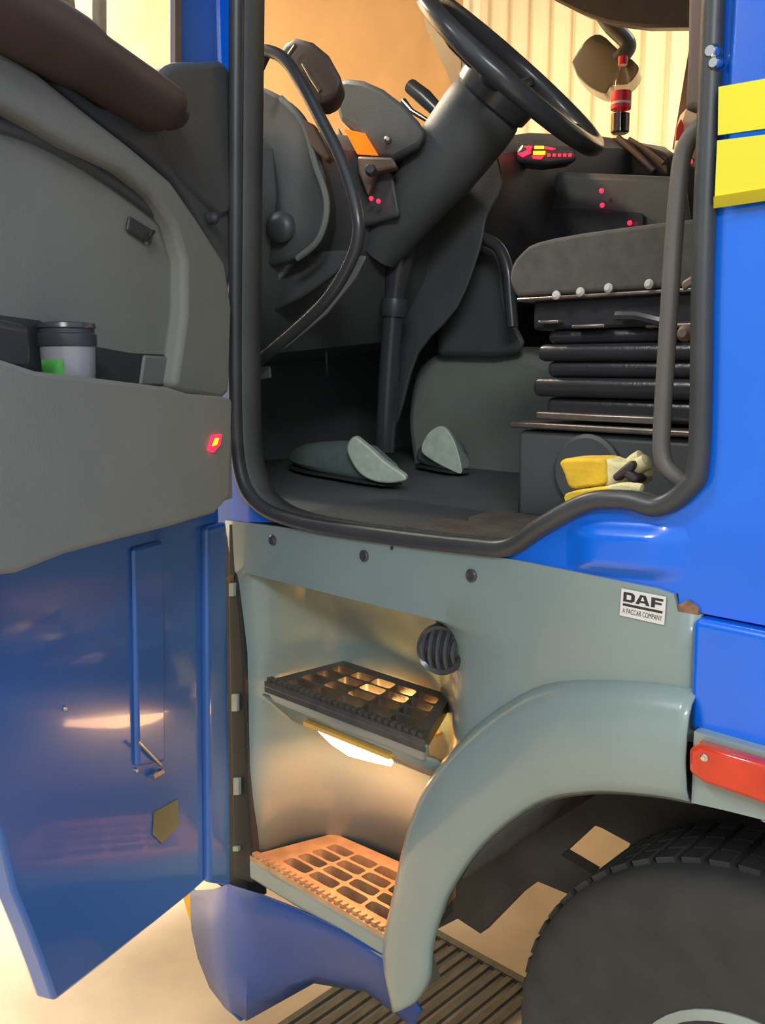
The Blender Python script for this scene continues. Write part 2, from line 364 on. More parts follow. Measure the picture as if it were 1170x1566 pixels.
flat([[(.46, .305), (.54, .305), (.505, .165), (.495, .165)]], 'letter_counter', stk, 'white')
flat([[(.69, .10), (.95, .10), (.95, .185), (.775, .185), (.775, .25), (.92, .25), (.92, .325), (.775, .325), (.775, .45), (.69, .45)]], 'letter', stk, 'ink')
flat([[(.06, .52), (.95, .52), (.95, .61), (.06, .61)]], 'underline', stk, 'ink')
def text_mesh(txt, par, m, u0, u1, v0, v1):
    cu = bpy.data.curves.new('t', 'FONT'); cu.body = txt; cu.size = 1
    o = bpy.data.objects.new('t', cu); S.collection.objects.link(o)
    dg = bpy.context.evaluated_depsgraph_get(); me = bpy.data.meshes.new_from_object(o.evaluated_get(dg))
    xs = [v.co.x for v in me.vertices]; yy = [v.co.y for v in me.vertices]
    x0, x1, y0, y1 = min(xs), max(xs), min(yy), max(yy)
    mb = MB().add([SP(u0 + (u1 - u0)*(v.co.x - x0)/(x1 - x0), v1 + (v0 - v1)*(v.co.y - y0)/(y1 - y0)) for v in me.vertices], [tuple(p.vertices) for p in me.polygons])
    bpy.data.objects.remove(o); bpy.data.curves.remove(cu); bpy.data.meshes.remove(me)
    return obj('small_print', mb, m, par)
text_mesh('A PACCAR COMPANY', stk, 'ink', .06, .95, .69, .88)

# ---- wheel arch flare
fo = PY([(1058, 1064), (960, 1048), (850, 1046), (780, 1075), (710, 1130), (660, 1190), (630, 1260), (610, 1350), (592, 1450), (612, 1540)], -.004)
fo[0] = onY(1050, 1068, -.036); fo[0].y = -.004; fo[1] = onY(962, 1050, -.02); fo[1].y = -.004
fi = PY([(1055, 1228), (990, 1217), (900, 1213), (820, 1230), (740, 1290), (690, 1360), (672, 1405), (660, 1450), (655, 1500), (635, 1532)], -.03)
FO, FI = cr(fo, 4), cr(fi, 4)
rows = [[p + V((0, .10, 0)) if i > 18 else p + V((0, .012, 0)) for i, p in enumerate(FO)], FO]
for t, y in [(.03, -.012), (.08, -.022), (.18, -.030), (.35, -.036), (.6, -.040), (.85, -.038), (.95, -.034), (1.0, -.026)]:
    rows.append([V((a.x + (b.x - a.x)*t, y, a.z + (b.z - a.z)*t)) for a, b in zip(FO, FI)])
obj('wheel_arch_flare', MB().grid(rows), 'grey', T, solid=.004, sharp=50)
# rear piece of arch with marker lamp
rp = PY([(1059, 1117)], -.03) + [V((-.1, -.03, .925)), V((.3, -.03, .92))] + [V((.3, -.03, .3))]
rear = PY([(1061, 1118), (1057, 1228)], -.03)
arc = [V((-.35 + .47*math.cos(t), -.03, .38 + .465*math.sin(t))) for t in [math.radians(d) for d in (2, 20, 40, 60, 78, 90)]]
zt = rear[0].z
poly = [rear[0], V((.3, -.03, zt - .006)), V((.3, -.03, .38))] + arc[0:] + PY([(1170, 1255), (1110, 1240)], -.03) + [rear[1]]
obj('rear_arch_panel', MB().prism(poly, (0, .06, 0)), 'grey', T, bevel=.004)
lm = PY([(1066, 1137), (1080, 1131), (1175, 1158), (1260, 1190), (1260, 1250), (1170, 1216), (1088, 1188), (1066, 1172)], -.031)
lam = tag(obj('marker_lamp', MB().prism(lm, (0, -.022, 0)), 'amber', T, bevel=.005, seg=3), 'orange red side marker lens')
le = PY([(1064, 1139), (1070, 1134), (1072, 1180), (1064, 1172)], -.040)
tag(obj('lens_edge', MB().prism(le, (0, .012, 0)), 'amber_edge', lam), 'amber lens edge')
obj('screw', MB().lathe(onY(1078, 1158, -.053), (0, -1, 0), [(.0045, 0), (.0045, .002), (.002, .003)], 12), 'chrome', lam)
# ---- wheel, liner, underbody
wc = V((-.375, .10, .313))
ty = obj('front_wheel', MB().lathe(wc, (0, 1, 0), [(.18, .01), (.22, .004), (.29, -.004), (.34, -.008), (.360, -.004), (.371, .002), (.378, .012), (.382, .05), (.382, .10), (.38, .17), (.36, .19), (.24, .20)], 64), 'tyre', T)
obj('wheel_rim', MB().lathe(wc + V((0, .01, 0)), (0, 1, 0), [(.03, .05), (.08, .05), (.12, .07), (.155, .05), (.176, -.010), (.188, -.004), (.185, .2)], 48), 'rim', ty)
for k in range(8):
    a_ = k*math.pi/4; obj('wheel_nut', MB().lathe(wc + V((.10*math.cos(a_), .06, .10*math.sin(a_))), (0, -1, 0), [(.014, 0), (.014, .02), (.006, .022)], 6), 'steel', ty)
tb = MB()
for k in range(60):                                               # tread blocks
    a_ = 2*math.pi*k/60; c, s_ = math.cos(a_), math.sin(a_)
    for yy in (.12, .158, .197, .235):
        tb.obox(wc + V((.382*c, yy - .08, .382*s_)) - V((0, 0, 0)), V((-s_, 0, c))*.014, V((0, .016, 0)), V((c, 0, s_))*.005)
o = obj('tread', tb, 'tyre', ty); o['kind'] = 'stuff'
# inner splash shield with openings
Yl = .37
outer = PY([(625, 1446), (655, 1428), (700, 1405), (735, 1428), (790, 1372), (822, 1348), (880, 1372), (905, 1340)], Yl)
hole = PY([(905, 1336), (858, 1308), (908, 1262), (920, 1266), (964, 1290), (960, 1300)], Yl)
pts = outer[:-1] + [hole[0]] + hole[1:] + [hole[0] + V((.004, 0, .002))] + PY([(1010, 1420), (1300, 1500), (1300, 1100), (640, 1100), (560, 1300), (560, 1446)], Yl)
obj('splash_shield', MB().prism(pts, (0, .03, 0)), 'under', T)
al = [[V((p.x, -.021, p.z)) for p in FI if p.z > .60], [V((p.x, Yl, p.z)) for p in FI if p.z > .60]]
obj('arch_liner', MB().grid(al), 'under', T, solid=.01)
obj('axle_beam', MB().box((-.42, .36, .24), (-.30, 1.8, .36)), 'under', T, bevel=.02)
tag(obj('far_wheel', MB().lathe((-.36, 1.75, .30), (0, 1, 0), [(.2, 0), (.36, .0), (.38, .04), (.38, .2), (.36, .24), (.2, .24)], 40), 'tyre', T), 'far front wheel')

# ---- steps
def stepplate(nm, c4, z, cols, rws, m, t=.02, margin=(.10, .12), gap=(.16, .22), cut=lambda i, j: True):
    P00, P10, P11, P01 = [V((x, y, z)) for x, y in c4]           # front-left, front-right, back-right, back-left
    def B(u_, v_): return (P00*(1 - u_) + P10*u_)*(1 - v_) + (P01*(1 - u_) + P11*u_)*v_
    mb = MB(); mu, mv = margin
    for (u0, u1, v0, v1) in [(0, 1, 0, mv), (0, 1, 1 - mv, 1), (0, mu, mv, 1 - mv), (1 - mu, 1, mv, 1 - mv)]:
        mb.prism([B(u0, v0), B(u1, v0), B(u1, v1), B(u0, v1)], (0, 0, -t))
    for i in range(cols):
        for j in range(rws):
            u0 = mu + (1 - 2*mu)*i/cols; u1 = mu + (1 - 2*mu)*(i + 1)/cols; v0 = mv + (1 - 2*mv)*j/rws; v1 = mv + (1 - 2*mv)*(j + 1)/rws
            du, dv = (u1 - u0), (v1 - v0); ou, ins = [], []
            for k in range(24):
                a_ = 2*math.pi*(k + .5)/24; cx, sx = math.cos(a_), math.sin(a_); mx = max(abs(cx), abs(sx))
                ou.append((cx/mx, sx/mx))
                ins.append((max(-1, min(1, 1.02*math.copysign(abs(cx)**.35, cx))), math.copysign(abs(sx)**.45, sx)))
            # snap corners of the outer ring
            O = [B(u0 + du*(.5 + .5*x), v0 + dv*(.5 + .5*y)) for x, y in ou]
            for kk in (0, 1): pass
            I = [B(u0 + du*(.5 + .5*x*(1 - gap[0])), v0 + dv*(.5 + .5*y*(1 - gap[1]))) for x, y in ins]
            corners = [(1, 1), (-1, 1), (-1, -1), (1, -1)]
            Dn = V((0, 0, -t)); n = 24
            mb.add(O + I + [p + Dn for p in O] + [p + Dn for p in I],
                   [(k, (k + 1) % n, n + (k + 1) % n, n + k) for k in range(n)] + [(n + k, n + (k + 1) % n, 3*n + (k + 1) % n, 3*n + k) for k in range(n)] +
                   [(2*n + k, 3*n + k, 3*n + (k + 1) % n, 2*n + (k + 1) % n) for k in range(n)])
            for (x, y), k in zip(corners, (2, 8, 14, 20)):        # corner slivers
                cpt = B(u0 + du*(.5 + .5*x), v0 + dv*(.5 + .5*y)); mb.add([O[k], O[k + 1], cpt], [(0, 1, 2)])
    o = obj(nm, mb, m, T)
    teeth = MB(); n = 26
    for k in range(n):
        c = B((k + .5)/n, .045); teeth.obox(c + V((0, 0, .003)), (P10 - P00)*(.28/n), (P01 - P00)*.03, V((0, 0, .004)))
    tt = obj('grip_teeth', teeth, m, o); tt['kind'] = 'stuff'
    return o
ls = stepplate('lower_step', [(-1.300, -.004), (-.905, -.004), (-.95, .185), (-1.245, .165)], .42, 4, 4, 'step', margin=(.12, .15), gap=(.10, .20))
obj('step_nosing', MB().prism([(-1.302, -.006, .412), (-.90, -.006, .412), (-.90, -.006, .372), (-1.302, -.006, .372)], (0, .02, 0)), 'grey', ls, bevel=.006)
obj('step_base', MB().prism([(-1.33, .01, .385), (-.925, .01, .385), (-.96, .19, .385), (-1.26, .19, .385)], (0, 0, -.02)), 'under', ls)
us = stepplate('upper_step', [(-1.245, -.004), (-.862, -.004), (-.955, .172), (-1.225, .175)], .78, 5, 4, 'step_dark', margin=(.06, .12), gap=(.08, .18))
obj('step_nosing', MB().prism([(-1.25, -.006, .772), (-.86, -.006, .772), (-.875, .012, .735), (-1.24, .012, .735)], (0, .012, 0)), 'grey', us, bevel=.005)
# sloping apron under the upper step
obj('step_apron', MB().grid([[V((-1.27, .012, .745)), V((-1.05, .012, .745)), V((-.85, .012, .745))], [V((-1.26, .075, .68)), V((-1.05, .085, .672)), V((-.87, .075, .68))], [V((-1.25, .17, .66)), V((-1.05, .19, .65)), V((-.90, .15, .66))]]), 'grey', us, solid=.004)
tag(obj('screw', MB().lathe(onY(477, 1086, .025), (0, -1, .4), [(.006, 0), (.006, .004)], 10), 'gloss_black', us), 'dark screw head')
# step lamp below the upper step
Yk = .095
lpx = [(480, 1112), (512, 1119), (540, 1117), (558, 1126), (575, 1146), (598, 1172), (562, 1164), (533, 1156), (506, 1138)]
lpts = PY(lpx, Yk)
sl = tag(obj('step_lamp', MB().prism(lpts, V((-.01, .03, .012))), 'lamp', us), 'lit entry lamp under the upper step')
hb = MB()
for zz, k in ((.712, 1.0),):
    hb.box((-1.18, .03, .705), (-.97, .165, .712))
obj('lamp_housing', hb, 'lamp_back', us)
pl = bpy.data.lights.new('step_lamp_light', 'AREA'); pl.energy = 1.5; pl.color = (1, .40, .17); pl.shape = 'RECTANGLE'; pl.size = .16; pl.size_y = .05
po = bpy.data.objects.new('step_lamp_light', pl); S.collection.objects.link(po); po.location = (-1.10, .085, .64); po.rotation_euler = (math.radians(-8), 0, 0)
pl2 = bpy.data.lights.new('step_lamp_upper_light', 'POINT'); pl2.energy = 1.2; pl2.color = (1, .60, .20); pl2.shadow_soft_size = .015
po2 = bpy.data.objects.new('step_lamp_upper_light', pl2); S.collection.objects.link(po2); po2.location = (-1.07, .105, .742)

# ---- bumper corner
f1 = [((350, 1352), -.02), ((400, 1368), -.015), ((450, 1388), -.01), ((520, 1420), -.006), ((590, 1460), -.004), ((645, 1545), -.004)]
f2 = [((352, 1530), -.02), ((378, 1560), -.02), ((430, 1530), .03), ((480, 1502), .07), ((560, 1515), .06), ((640, 1575), .05)]
r0 = [onY(x, y, Y) for (x, y), Y in f1]; r1 = [onY(x, y, Y) for (x, y), Y in f2]
r1[0] = onY(356, 1545, -.02)
rows = [[a.lerp(b, t) + V((0, -.012*math.sin(math.pi*t), 0)) for a, b in zip(r0, r1)] for t in (0, .2, .4, .6, .8, 1)]
fr_ = [onY(x, y, Y) for (x, y), Y in [((292, 1362), .10), ((294, 1420), .09), ((304, 1465), .07), ((322, 1510), .05), ((345, 1540), .02), ((368, 1560), .0)]]
mid = [onY(x, y, Y) for (x, y), Y in [((326, 1360), .03), ((326, 1420), .025), ((330, 1465), .02), ((338, 1510), .005), ((350, 1538), -.01), ((371, 1560), -.015)]]
bm_ = MB().grid([list(p) for p in zip(*[fr_, mid, [r[0] for r in rows]])]); bm_.grid(rows)
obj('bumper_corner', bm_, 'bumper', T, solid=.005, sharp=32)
tag(obj('corner_reflector', MB().prism([onY(x, y, .11) for x, y in [(280, 1372), (293, 1362), (295, 1420), (288, 1400)]], (0, .01, 0)), 'strip', T), 'amber edge strip')
# shut seal with clips between door and well
ss = PY([(349, 800), (349, 900), (352, 1100), (358, 1345), (388, 1352), (378, 1180), (372, 1000), (362, 885), (356, 800)], -.002)
obj('shut_seal', MB().prism(ss, (0, .02, 0)), 'seal', T, bevel=.004)
for x0, y0, x1, y1 in [(350, 892, 357, 912), (354, 1062, 362, 1088), (357, 1190, 365, 1216), (356, 1295, 364, 1302)]:
    tag(obj('seal_clip', MB().prism(PY([(x0, y0), (x1, y0), (x1, y1), (x0, y1)], -.008), (0, .008, 0)), 'grey', T), 'pale clip on the seal')
obj('hinge_post', MB().box((-1.52, .012, .30), (-1.332, .06, 1.3)), 'seal', T)
obj('hinge_pillar', MB().box((-1.52, .006, 1.03), (-1.333, .05, 1.75)), 'hazed_blue', T)
obj('inner_wing', MB().box((-.50, .03, .84), (-.30, .07, 1.06)), 'under', T)
obj('door_check_strap', MB().prism([onY(322, 892, -.06), onY(352, 880, -.01), onY(352, 888, -.01), onY(322, 900, -.06)], (0, .01, .0)), 'rust', T)

# ---- interior: dash
dash = obj('dashboard', MB().grid([
    [V((x, Y, z)) for x, z in ((-2.3, zt_ - .06), (-1.7, zt_), (-1.52 + dx, zt_ - .01), (-1.47 + dx, zt_ - .05), (-1.46 + dx, zt_ - .14), (-1.50 + dx, zt_ - .32), (-1.60 + dx, zt_ - .46), (-1.8, zt_ - .50), (-2.3, zt_ - .50))]
    for Y, zt_, dx in ((.16, 1.80, 0), (.30, 1.83, .0), (.8, 1.875, .0), (1.2, 1.98, -.02), (1.6, 2.04, -.03), (2.0, 2.075, -.03))]), 'dark', T, solid=.01)
# binnacle hood over the instruments
hd = PY([(505, 128), (530, 119), (555, 122), (585, 135), (615, 158), (640, 185), (652, 204), (640, 225), (600, 246), (565, 240), (545, 200), (520, 185)], .45)
obj('instrument_hood', MB().prism(hd, (-.12, .16, .02)), 'dark', dash, bevel=.012)
sc_ = PY([(526, 197), (558, 204), (578, 237), (546, 235)], .44)
tag(obj('display', MB().prism(sc_, (-.004, .006, 0)), 'screen', dash), 'orange lit instrument display')
obj('display_frame', MB().prism(PY([(546, 238), (600, 240), (607, 256), (575, 262), (562, 300), (548, 262)], .435), (-.02, .03, 0)), 'pillar', dash, bevel=.006)
tag(obj('rotary_knob', MB().lathe(onY(568, 262, .42), (.55, -.8, .1), [(.012, 0), (.012, .012), (.009, .018)], 14), 'gloss_black', dash), 'black rotary knob')
obj('stud', MB().lathe(onY(594, 215, .44), (.55, -.8, .1), [(.008, 0), (.008, .008), (.004, .012)], 12), 'steel', dash)
for x, y in [(568, 304), (579, 308)]:
    tag(obj('indicator', MB().lathe(onY(x, y, .44), (.55, -.8, .1), [(.0045, 0), (.0045, .004), (.002, .006)], 10), 'led', dash), 'red indicator light')
obj('switch_panel', MB().prism(PY([(515, 190), (545, 240), (600, 262), (612, 330), (560, 345), (530, 330)], .47), (-.05, .06, 0)), 'dark', dash, bevel=.008)
# left end of the dash with grab rail in front of it
obj('dash_end', MB().prism(cr(PY([(352, 160), (385, 130), (425, 142), (465, 175), (490, 235), (500, 310), (482, 372), (440, 400), (352, 420)], .22), 4), (-.2, .22, 0)), 'dark', dash, bevel=.02, seg=3)
obj('dash_end_trim', MB().tube(cr(PY([(430, 150), (465, 190), (482, 250), (500, 310), (488, 365), (455, 395)], .205), 5), .006, 8), 'dashgrey', dash)
tag(obj('end_panel_red_trim', MB().prism(PY([(455, 178), (480, 190), (505, 240), (498, 246), (470, 220)], .20), (-.02, .03, 0)), 'pillar', dash, bevel=.004), 'brown trim beside the cluster')
obj('end_knob', MB().lathe(onY(432, 348, .215), (.5, -.85, 0), [(.030, 0), (.030, .012), (.022, .02), (.010, .022)], 18), 'rubber', dash)
obj('grab_rail', MB().tube(cr(PY([(330, 96), (372, 82), (408, 78), (436, 92), (462, 130), (492, 185), (522, 245), (543, 310), (548, 360), (532, 408), (500, 458), (455, 502), (395, 552), (365, 570)], .17), 6), .0115, 12), 'gloss_black', T)
obj('rail_bracket', MB().tube(PY([(408, 84), (397, 108), (384, 142)], .18), .008, 10), 'gloss_black', T)
pod = obj('pillar_pod', MB().prism(PY([(426, 82), (436, 64), (452, 55), (478, 62), (502, 82), (524, 122), (512, 150), (492, 160), (470, 142), (448, 112)], .22), (-.06, .07, 0)), 'sill', T, bevel=.012, seg=3)
obj('pod_highlight', MB().tube(PY([(464, 97), (478, 122), (490, 140)], .205), .004, 8), 'steel', pod)  # steel-coloured strip stands in for a highlight on the pod
obj('pod_stud', MB().tube(PY([(442, 84), (452, 70)], .205), .004, 8), 'steel', pod)
tag(obj('dash_sill', MB().prism(PY([(365, 158), (390, 142), (366, 164)], .21), (-.01, .01, 0)), 'steel', T), 'bright edge of the dash end')
# lower dash trim
obj('kick_panel', MB().prism(PY([(340, 402), (420, 388), (448, 380), (455, 388), (425, 430), (400, 470), (372, 505), (340, 520)], .25), (-.02, .03, 0)), 'dashgrey', T, bevel=.008)
obj('kick_panel', MB().prism(PY([(455, 386), (545, 380), (525, 410), (470, 450), (405, 485), (425, 436)], .27), (-.03, .03, 0)), 'dark', T, bevel=.008)
obj('lower_dash_strip', MB().prism(PY([(532, 392), (562, 390), (545, 425), (500, 480), (440, 530), (375, 572), (370, 560), (430, 512), (490, 455)], .26), (-.02, .02, 0)), 'dashgrey', T, bevel=.006)
obj('latch', MB().prism(PY([(388, 562), (412, 560), (414, 578), (390, 582)], .2), (-.01, .012, 0)), 'dashgrey', T, bevel=.003)
tag(obj('cable', MB().tube(cr(PY([(490, 470), (494, 510), (499, 545), (500, 575)], .5), 4), .003, 8), 'gloss_black', T), 'thin black cable hanging below the dash')
obj('bulkhead', MB().prism([(-2.0, .1, 1.08), (-2.0, 2.0, 1.08), (-2.0, 2.0, 1.6), (-2.0, .1, 1.6)], (-.04, 0, 0)), 'foot', T)
# centre stack lights
Yc = 1.2
def led(x, y, rr, m, Y=Yc, nm='indicator', lab='red indicator light'):
    tag(obj(nm, MB().lathe(onX(x, y, -1.455), (1, -.5, 0), [(rr, 0), (rr, .004), (rr*.5, .007)], 10), m, dash), lab)
cl = PY([(782, 246), (800, 218), (880, 226), (884, 246), (840, 252)], 1.05)
clp = obj('warning_cluster', MB().prism(cl, (-.06, .05, 0)), 'gloss_black', dash, bevel=.008)
def tell(px, m, nm, lab): tag(obj(nm, MB().prism(PY(px, 1.045), (-.003, .003, 0)), m, clp), lab)
tell([(792, 235), (806, 230), (808, 222), (812, 234), (800, 240)], 'led', 'telltale', 'red warning light')
tell([(802, 224), (814, 223), (812, 230)], 'led', 'telltale', 'red warning light')
tell([(818, 223), (832, 223), (832, 227), (818, 227)], 'led_amber', 'telltale', 'amber warning light')
tell([(816, 231), (834, 231), (834, 236), (816, 236)], 'led_amber', 'telltale', 'amber warning light')
tell([(814, 238), (832, 238), (828, 243), (816, 242)], 'led', 'telltale', 'red warning light')
tell([(834, 224), (850, 227), (846, 229), (834, 227)], 'led', 'telltale', 'red warning light')
for k in range(5): tell([(838 + k*8, 235), (842 + k*8, 235), (842 + k*8, 239), (838 + k*8, 239)], 'led', 'telltale', 'small red warning light')
for x, y in [(920, 292), (921, 314), (826, 342), (963, 341)]:
    tag(obj('indicator', MB().lathe(onY(x, y, 1.22), (.5, -.8, 0), [(.006, 0), (.006, .004), (.003, .007)], 10), 'led', dash), 'red indicator light')
tag(obj('indicator', MB().lathe(onY(1055, 247, 1.4), (.5, -.8, 0), [(.007, 0), (.007, .004), (.003, .007)], 10), 'led', dash), 'dim red indicator by the pillar')
con = obj('centre_console', MB().prism(PY([(700, 262), (770, 256), (900, 262), (1050, 268), (1070, 420), (760, 470), (720, 420)], 1.25), (-.1, .15, 0)), 'dark', T, bevel=.02)
obj('console_bin', MB().prism(PY([(790, 320), (900, 318), (985, 325), (985, 365), (795, 380)], 1.235), (-.02, .03, 0)), 'gloss_black', con, bevel=.006)
obj('far_dash_top', MB().prism(PY([(902, 238), (940, 205), (958, 208), (1028, 232), (1030, 275), (905, 275)], 1.68), (-.1, .1, 0)), 'sill', dash, bevel=.02)
obj('dash_trim_strip', MB().tube(cr(PY([(945, 210), (970, 232), (1000, 262)], 1.66), 4), .010, 8), 'pillar', dash)
obj('dash_trim_strip', MB().tube(cr(PY([(962, 212), (985, 226), (1015, 250)], 1.66), 4), .006, 8), 'pillar', dash)
# curved guard in the middle
obj('lever_guard', MB().tube(cr(PY([(735, 362), (762, 378), (776, 410), (780, 455), (784, 500)], .75), 6), .014, 10), 'gloss_black', T)
obj('lever_boot', MB().prism(cr(PY([(676, 405), (720, 375), (750, 372), (768, 400), (778, 470), (800, 540), (670, 545)], .82), 3), (-.1, .1, 0)), 'dark', T, bevel=.015)
# engine hump
hp = cr(PY([(628, 700), (622, 640), (632, 575), (656, 546), (700, 532), (770, 535), (840, 552), (880, 600), (880, 780), (640, 780)], .86), 4)
obj('engine_cover', MB().prism(hp, (-.12, .45, .01)), 'hump', T, bevel=.025, seg=3)

# ---- steering wheel and column
RW = .222
wcn = CAM + ray(783, 110) * 1.84
vd = ray(783, 110).normalized(); nl = (RT*.60 + UP*.80); nl = (nl - vd*nl.dot(vd)).normalized()
NW = nl*.9964 - vd*.085
ax2 = V((0, 1, 0)); ax2 = (ax2 - NW*ax2.dot(NW)).normalized(); ax1 = ax2.cross(NW)
sw = obj('steering_wheel', MB().tube([wcn + (ax1*math.cos(a_) + ax2*math.sin(a_))*RW for a_ in [2*math.pi*k/64 for k in range(64)]], .0195, 14, closed=True), 'gloss_black', T)
hubc = wcn - NW*.035
obj('hub', MB().lathe(hubc - NW*.05, NW, [(.06, 0), (.085, .02), (.088, .05), (.07, .066), (.03, .072)], 28), 'gloss_black', sw)
for ang in (25, 155, 205, 335):
    a_ = math.radians(ang); d_ = ax1*math.sin(a_)*1 + ax2*math.cos(a_)
    obj('spoke', MB().tube([hubc + d_*.07, hubc + d_*.14 + NW*.006, wcn + d_*RW], [(.010, .02), (.008, .015), (.009, .012)], 10, flat=NW), 'gloss_black', sw)
colp = [hubc - NW*.05, hubc - NW*.16, hubc - NW*.27]
col = obj('column_shroud', MB().tube(cr([hubc - NW*.03, hubc - NW*.08, hubc - NW*.18, hubc - NW*.28, hubc - NW*.38 + V((-.03, 0, -.04))], 3), [.074, .08, .083, .084, .083, .082, .08, .077, .073, .068, .060, .052, .044], 20), 'dark', T)
yb = wcn.y
obj('column_base', MB().tube(cr([hubc - NW*.24, onY(640, 300, yb), onY(612, 400, yb), onY(598, 520, yb), onY(588, 690, yb)], 5), [.045]*6 + [.03]*6 + [.024]*9, 14), 'gloss_black', T)
obj('column_panel', MB().prism(cr(PY([(700, 190), (745, 200), (770, 280), (745, 330), (735, 380), (700, 470), (640, 540), (610, 640), (598, 640), (606, 470), (622, 360), (640, 260)], yb + .12), 3), (-.05, .06, 0)), 'dark', T, bevel=.012)
obj('joint_collar', MB().lathe(onY(602, 470, yb) - V((0, 0, .02)), (.1, 0, 1), [(.030, 0), (.032, .01), (.032, .03), (.03, .04)], 14), 'rubber', T)
stalk = obj('column_stalk', MB().tube(PY([(628, 132), (650, 150), (690, 190)], yb - .02), [.016, .018, .012], 12), 'gloss_black', T)
obj('stalk_chrome', MB().tube(PY([(617, 155), (630, 170), (660, 188)], yb - .02), [.008, .006, .005], 10), 'chrome', stalk)
tag(obj('column_lit_patch', MB().prism(PY([(640, 225), (660, 192), (672, 200), (690, 225), (665, 245)], yb + .05), (-.02, .02, 0)), 'pillar', T, bevel=.008), 'brown patch painting the lit tone at the column side')  # brown patch: light beside the column is put into the colour
tag(obj('column_lit_patch', MB().prism(PY([(680, 165), (700, 140), (718, 170), (700, 185)], yb + .05), (-.02, .02, 0)), 'pillar', T, bevel=.006), 'brown patch painting the lit tone at the upper column side')  # second brown patch with the lit tone painted in

# ---- seat
seat = obj('driver_seat', MB().box((-.92, .30, 1.08), (-.30, .82, 1.232)), 'dark', T, bevel=.01)
tag(seat, 'air suspended driver seat on a dark pedestal')
obj('pedestal_top', MB().box((-.93, .29, 1.236), (-.30, .83, 1.246)), 'steel', seat, bevel=.003)
obj('slide_rail', MB().box((-.885, .30, 1.252), (-.66, .34, 1.264)), 'steel', seat, bevel=.003)
for i, (z, ins, hh) in enumerate([(1.27, .05, .018), (1.305, .03, .016), (1.335, .05, .014), (1.362, .035, .014), (1.388, .05, .012)]):
    obj('bellows_fold', MB().box((-.93 + ins, .29 + ins*.6, z - hh), (-.30, .80, z + hh)), 'bellows', seat, bevel=.012, seg=3)
obj('upper_frame', MB().box((-.905, .315, 1.40), (-.30, .80, 1.449)), 'bellows', seat, bevel=.006)
for x0, x1, z in [(-.885, -.845, 1.412), (-.82, -.76, 1.403), (-.69, -.58, 1.40)]:
    obj('frame_bar', MB().box((x0, .300, z - .003), (x1, .318, z + .003)), 'steel', seat, bevel=.002)
obj('frame_lever', MB().tube([(-.74, .305, 1.418), (-.70, .295, 1.416), (-.655, .29, 1.405)], .008, 8), 'gloss_black', seat)
obj('seat_pan_edge', MB().box((-.925, .295, 1.447), (-.30, .82, 1.453)), 'steel', seat, bevel=.002)
cush = [V((-.93, .30, 1.455)), V((-.945, .30, 1.49)), V((-.925, .30, 1.525)), V((-.86, .30, 1.545)), V((-.6, .30, 1.55)), V((-.30, .30, 1.54)), V((-.30, .30, 1.455))]
obj('cushion', MB().prism(cr(cush[:6], 4) + [cush[6]], (0, .52, 0)), 'fabric', seat, bevel=.02, seg=3)
obj('backrest', MB().prism([(-.34, .32, 1.5), (-.30, .32, 2.15), (-.12, .32, 2.2), (-.14, .32, 1.5)], (0, .48, 0)), 'fabric', seat, bevel=.04, seg=3)
for x, y in [(852, 452), (889, 447), (932, 441), (994, 435)]:
    tag(obj('rivet', MB().lathe(onY(x, y, .293), (0, -1, .1), [(.007, 0), (.0075, .004), (.004, .008)], 12), 'rivet', seat), 'bright rivet on the cushion edge')
spk = obj('pedestal_cover', MB().lathe(onY(900, 722, .296), (0, -1, 0), [(.062, 0), (.062, .006), (.056, .010), (.03, .008)], 28), 'dark', seat)
obj('seat_knob', MB().lathe(onY(1053, 510, .28), (0, -1, 0), [(.010, 0), (.012, .012), (.006, .02)], 12), 'pillar', seat)
obj('belt_buckle', MB().prism(PY([(1042, 432), (1072, 412), (1072, 428), (1046, 444)], .25), (-.01, .02, 0)), 'pillar', seat, bevel=.003)
# rear ledge and sill treads
obj('rear_ledge', MB().prism([(-.64, .055, 1.08), (-.58, .055, 1.155), (-.47, .055, 1.165), (-.30, .055, 1.165), (-.30, .055, 1.08)], (0, .23, 0)), 'sill', T, bevel=.01)
tr = obj('sill_tread', MB().prism([(-1.2, .05, 1.081), (-.66, .05, 1.081), (-.66, .28, 1.081), (-1.2, .28, 1.081)], (0, 0, .006)), 'dark', T)
for k in range(9): obj('tread_rib', MB().box((-.96, .06 + .012*k, 1.087), (-.69, .064 + .012*k, 1.091)), 'tread', tr)
obj('scuff_plate', MB().prism([(-.93, .18, 1.087), (-.72, .18, 1.087), (-.72, .275, 1.087), (-.95, .275, 1.087)], (0, 0, .006)), 'tread', tr)
# grab handle on the rear pillar
gh = obj('grab_handle', MB().tube(cr(PY([(1086, 186), (1070, 196), (1053, 216), (1042, 250), (1033, 335), (1025, 450), (1018, 560), (1013, 640), (1012, 690), (1020, 715), (1042, 734), (1050, 738)], .03), 6), .0105, 14), 'handle', T)
for x, y in [(1084, 187), (1048, 737)]: obj('handle_foot', MB().lathe(onY(x, y, .028), (.6, .3, 0), [(.014, 0), (.014, .02), (.011, .025)], 14), 'handle', gh)

# ---- outside mirror on the far side
mirror = obj('far_mirror', MB().prism(cr(PY([(874, 95), (895, 62), (918, 52), (945, 75), (972, 95), (976, 108), (960, 128), (935, 130), (925, 143), (900, 132), (882, 115)], 2.3), 3), (-.05, .12, 0)), 'mirror', T, bevel=.02, seg=3)
obj('mirror_arm', MB().tube(cr(PY([(920, 20), (935, 40), (958, 62), (960, 75), (945, 92)], 2.28), 4), .03, 10), 'rubber', mirror)
obj('mirror_arm', MB().tube(PY([(922, 22), (922, -30)], 2.28), .025, 10), 'rubber', mirror)

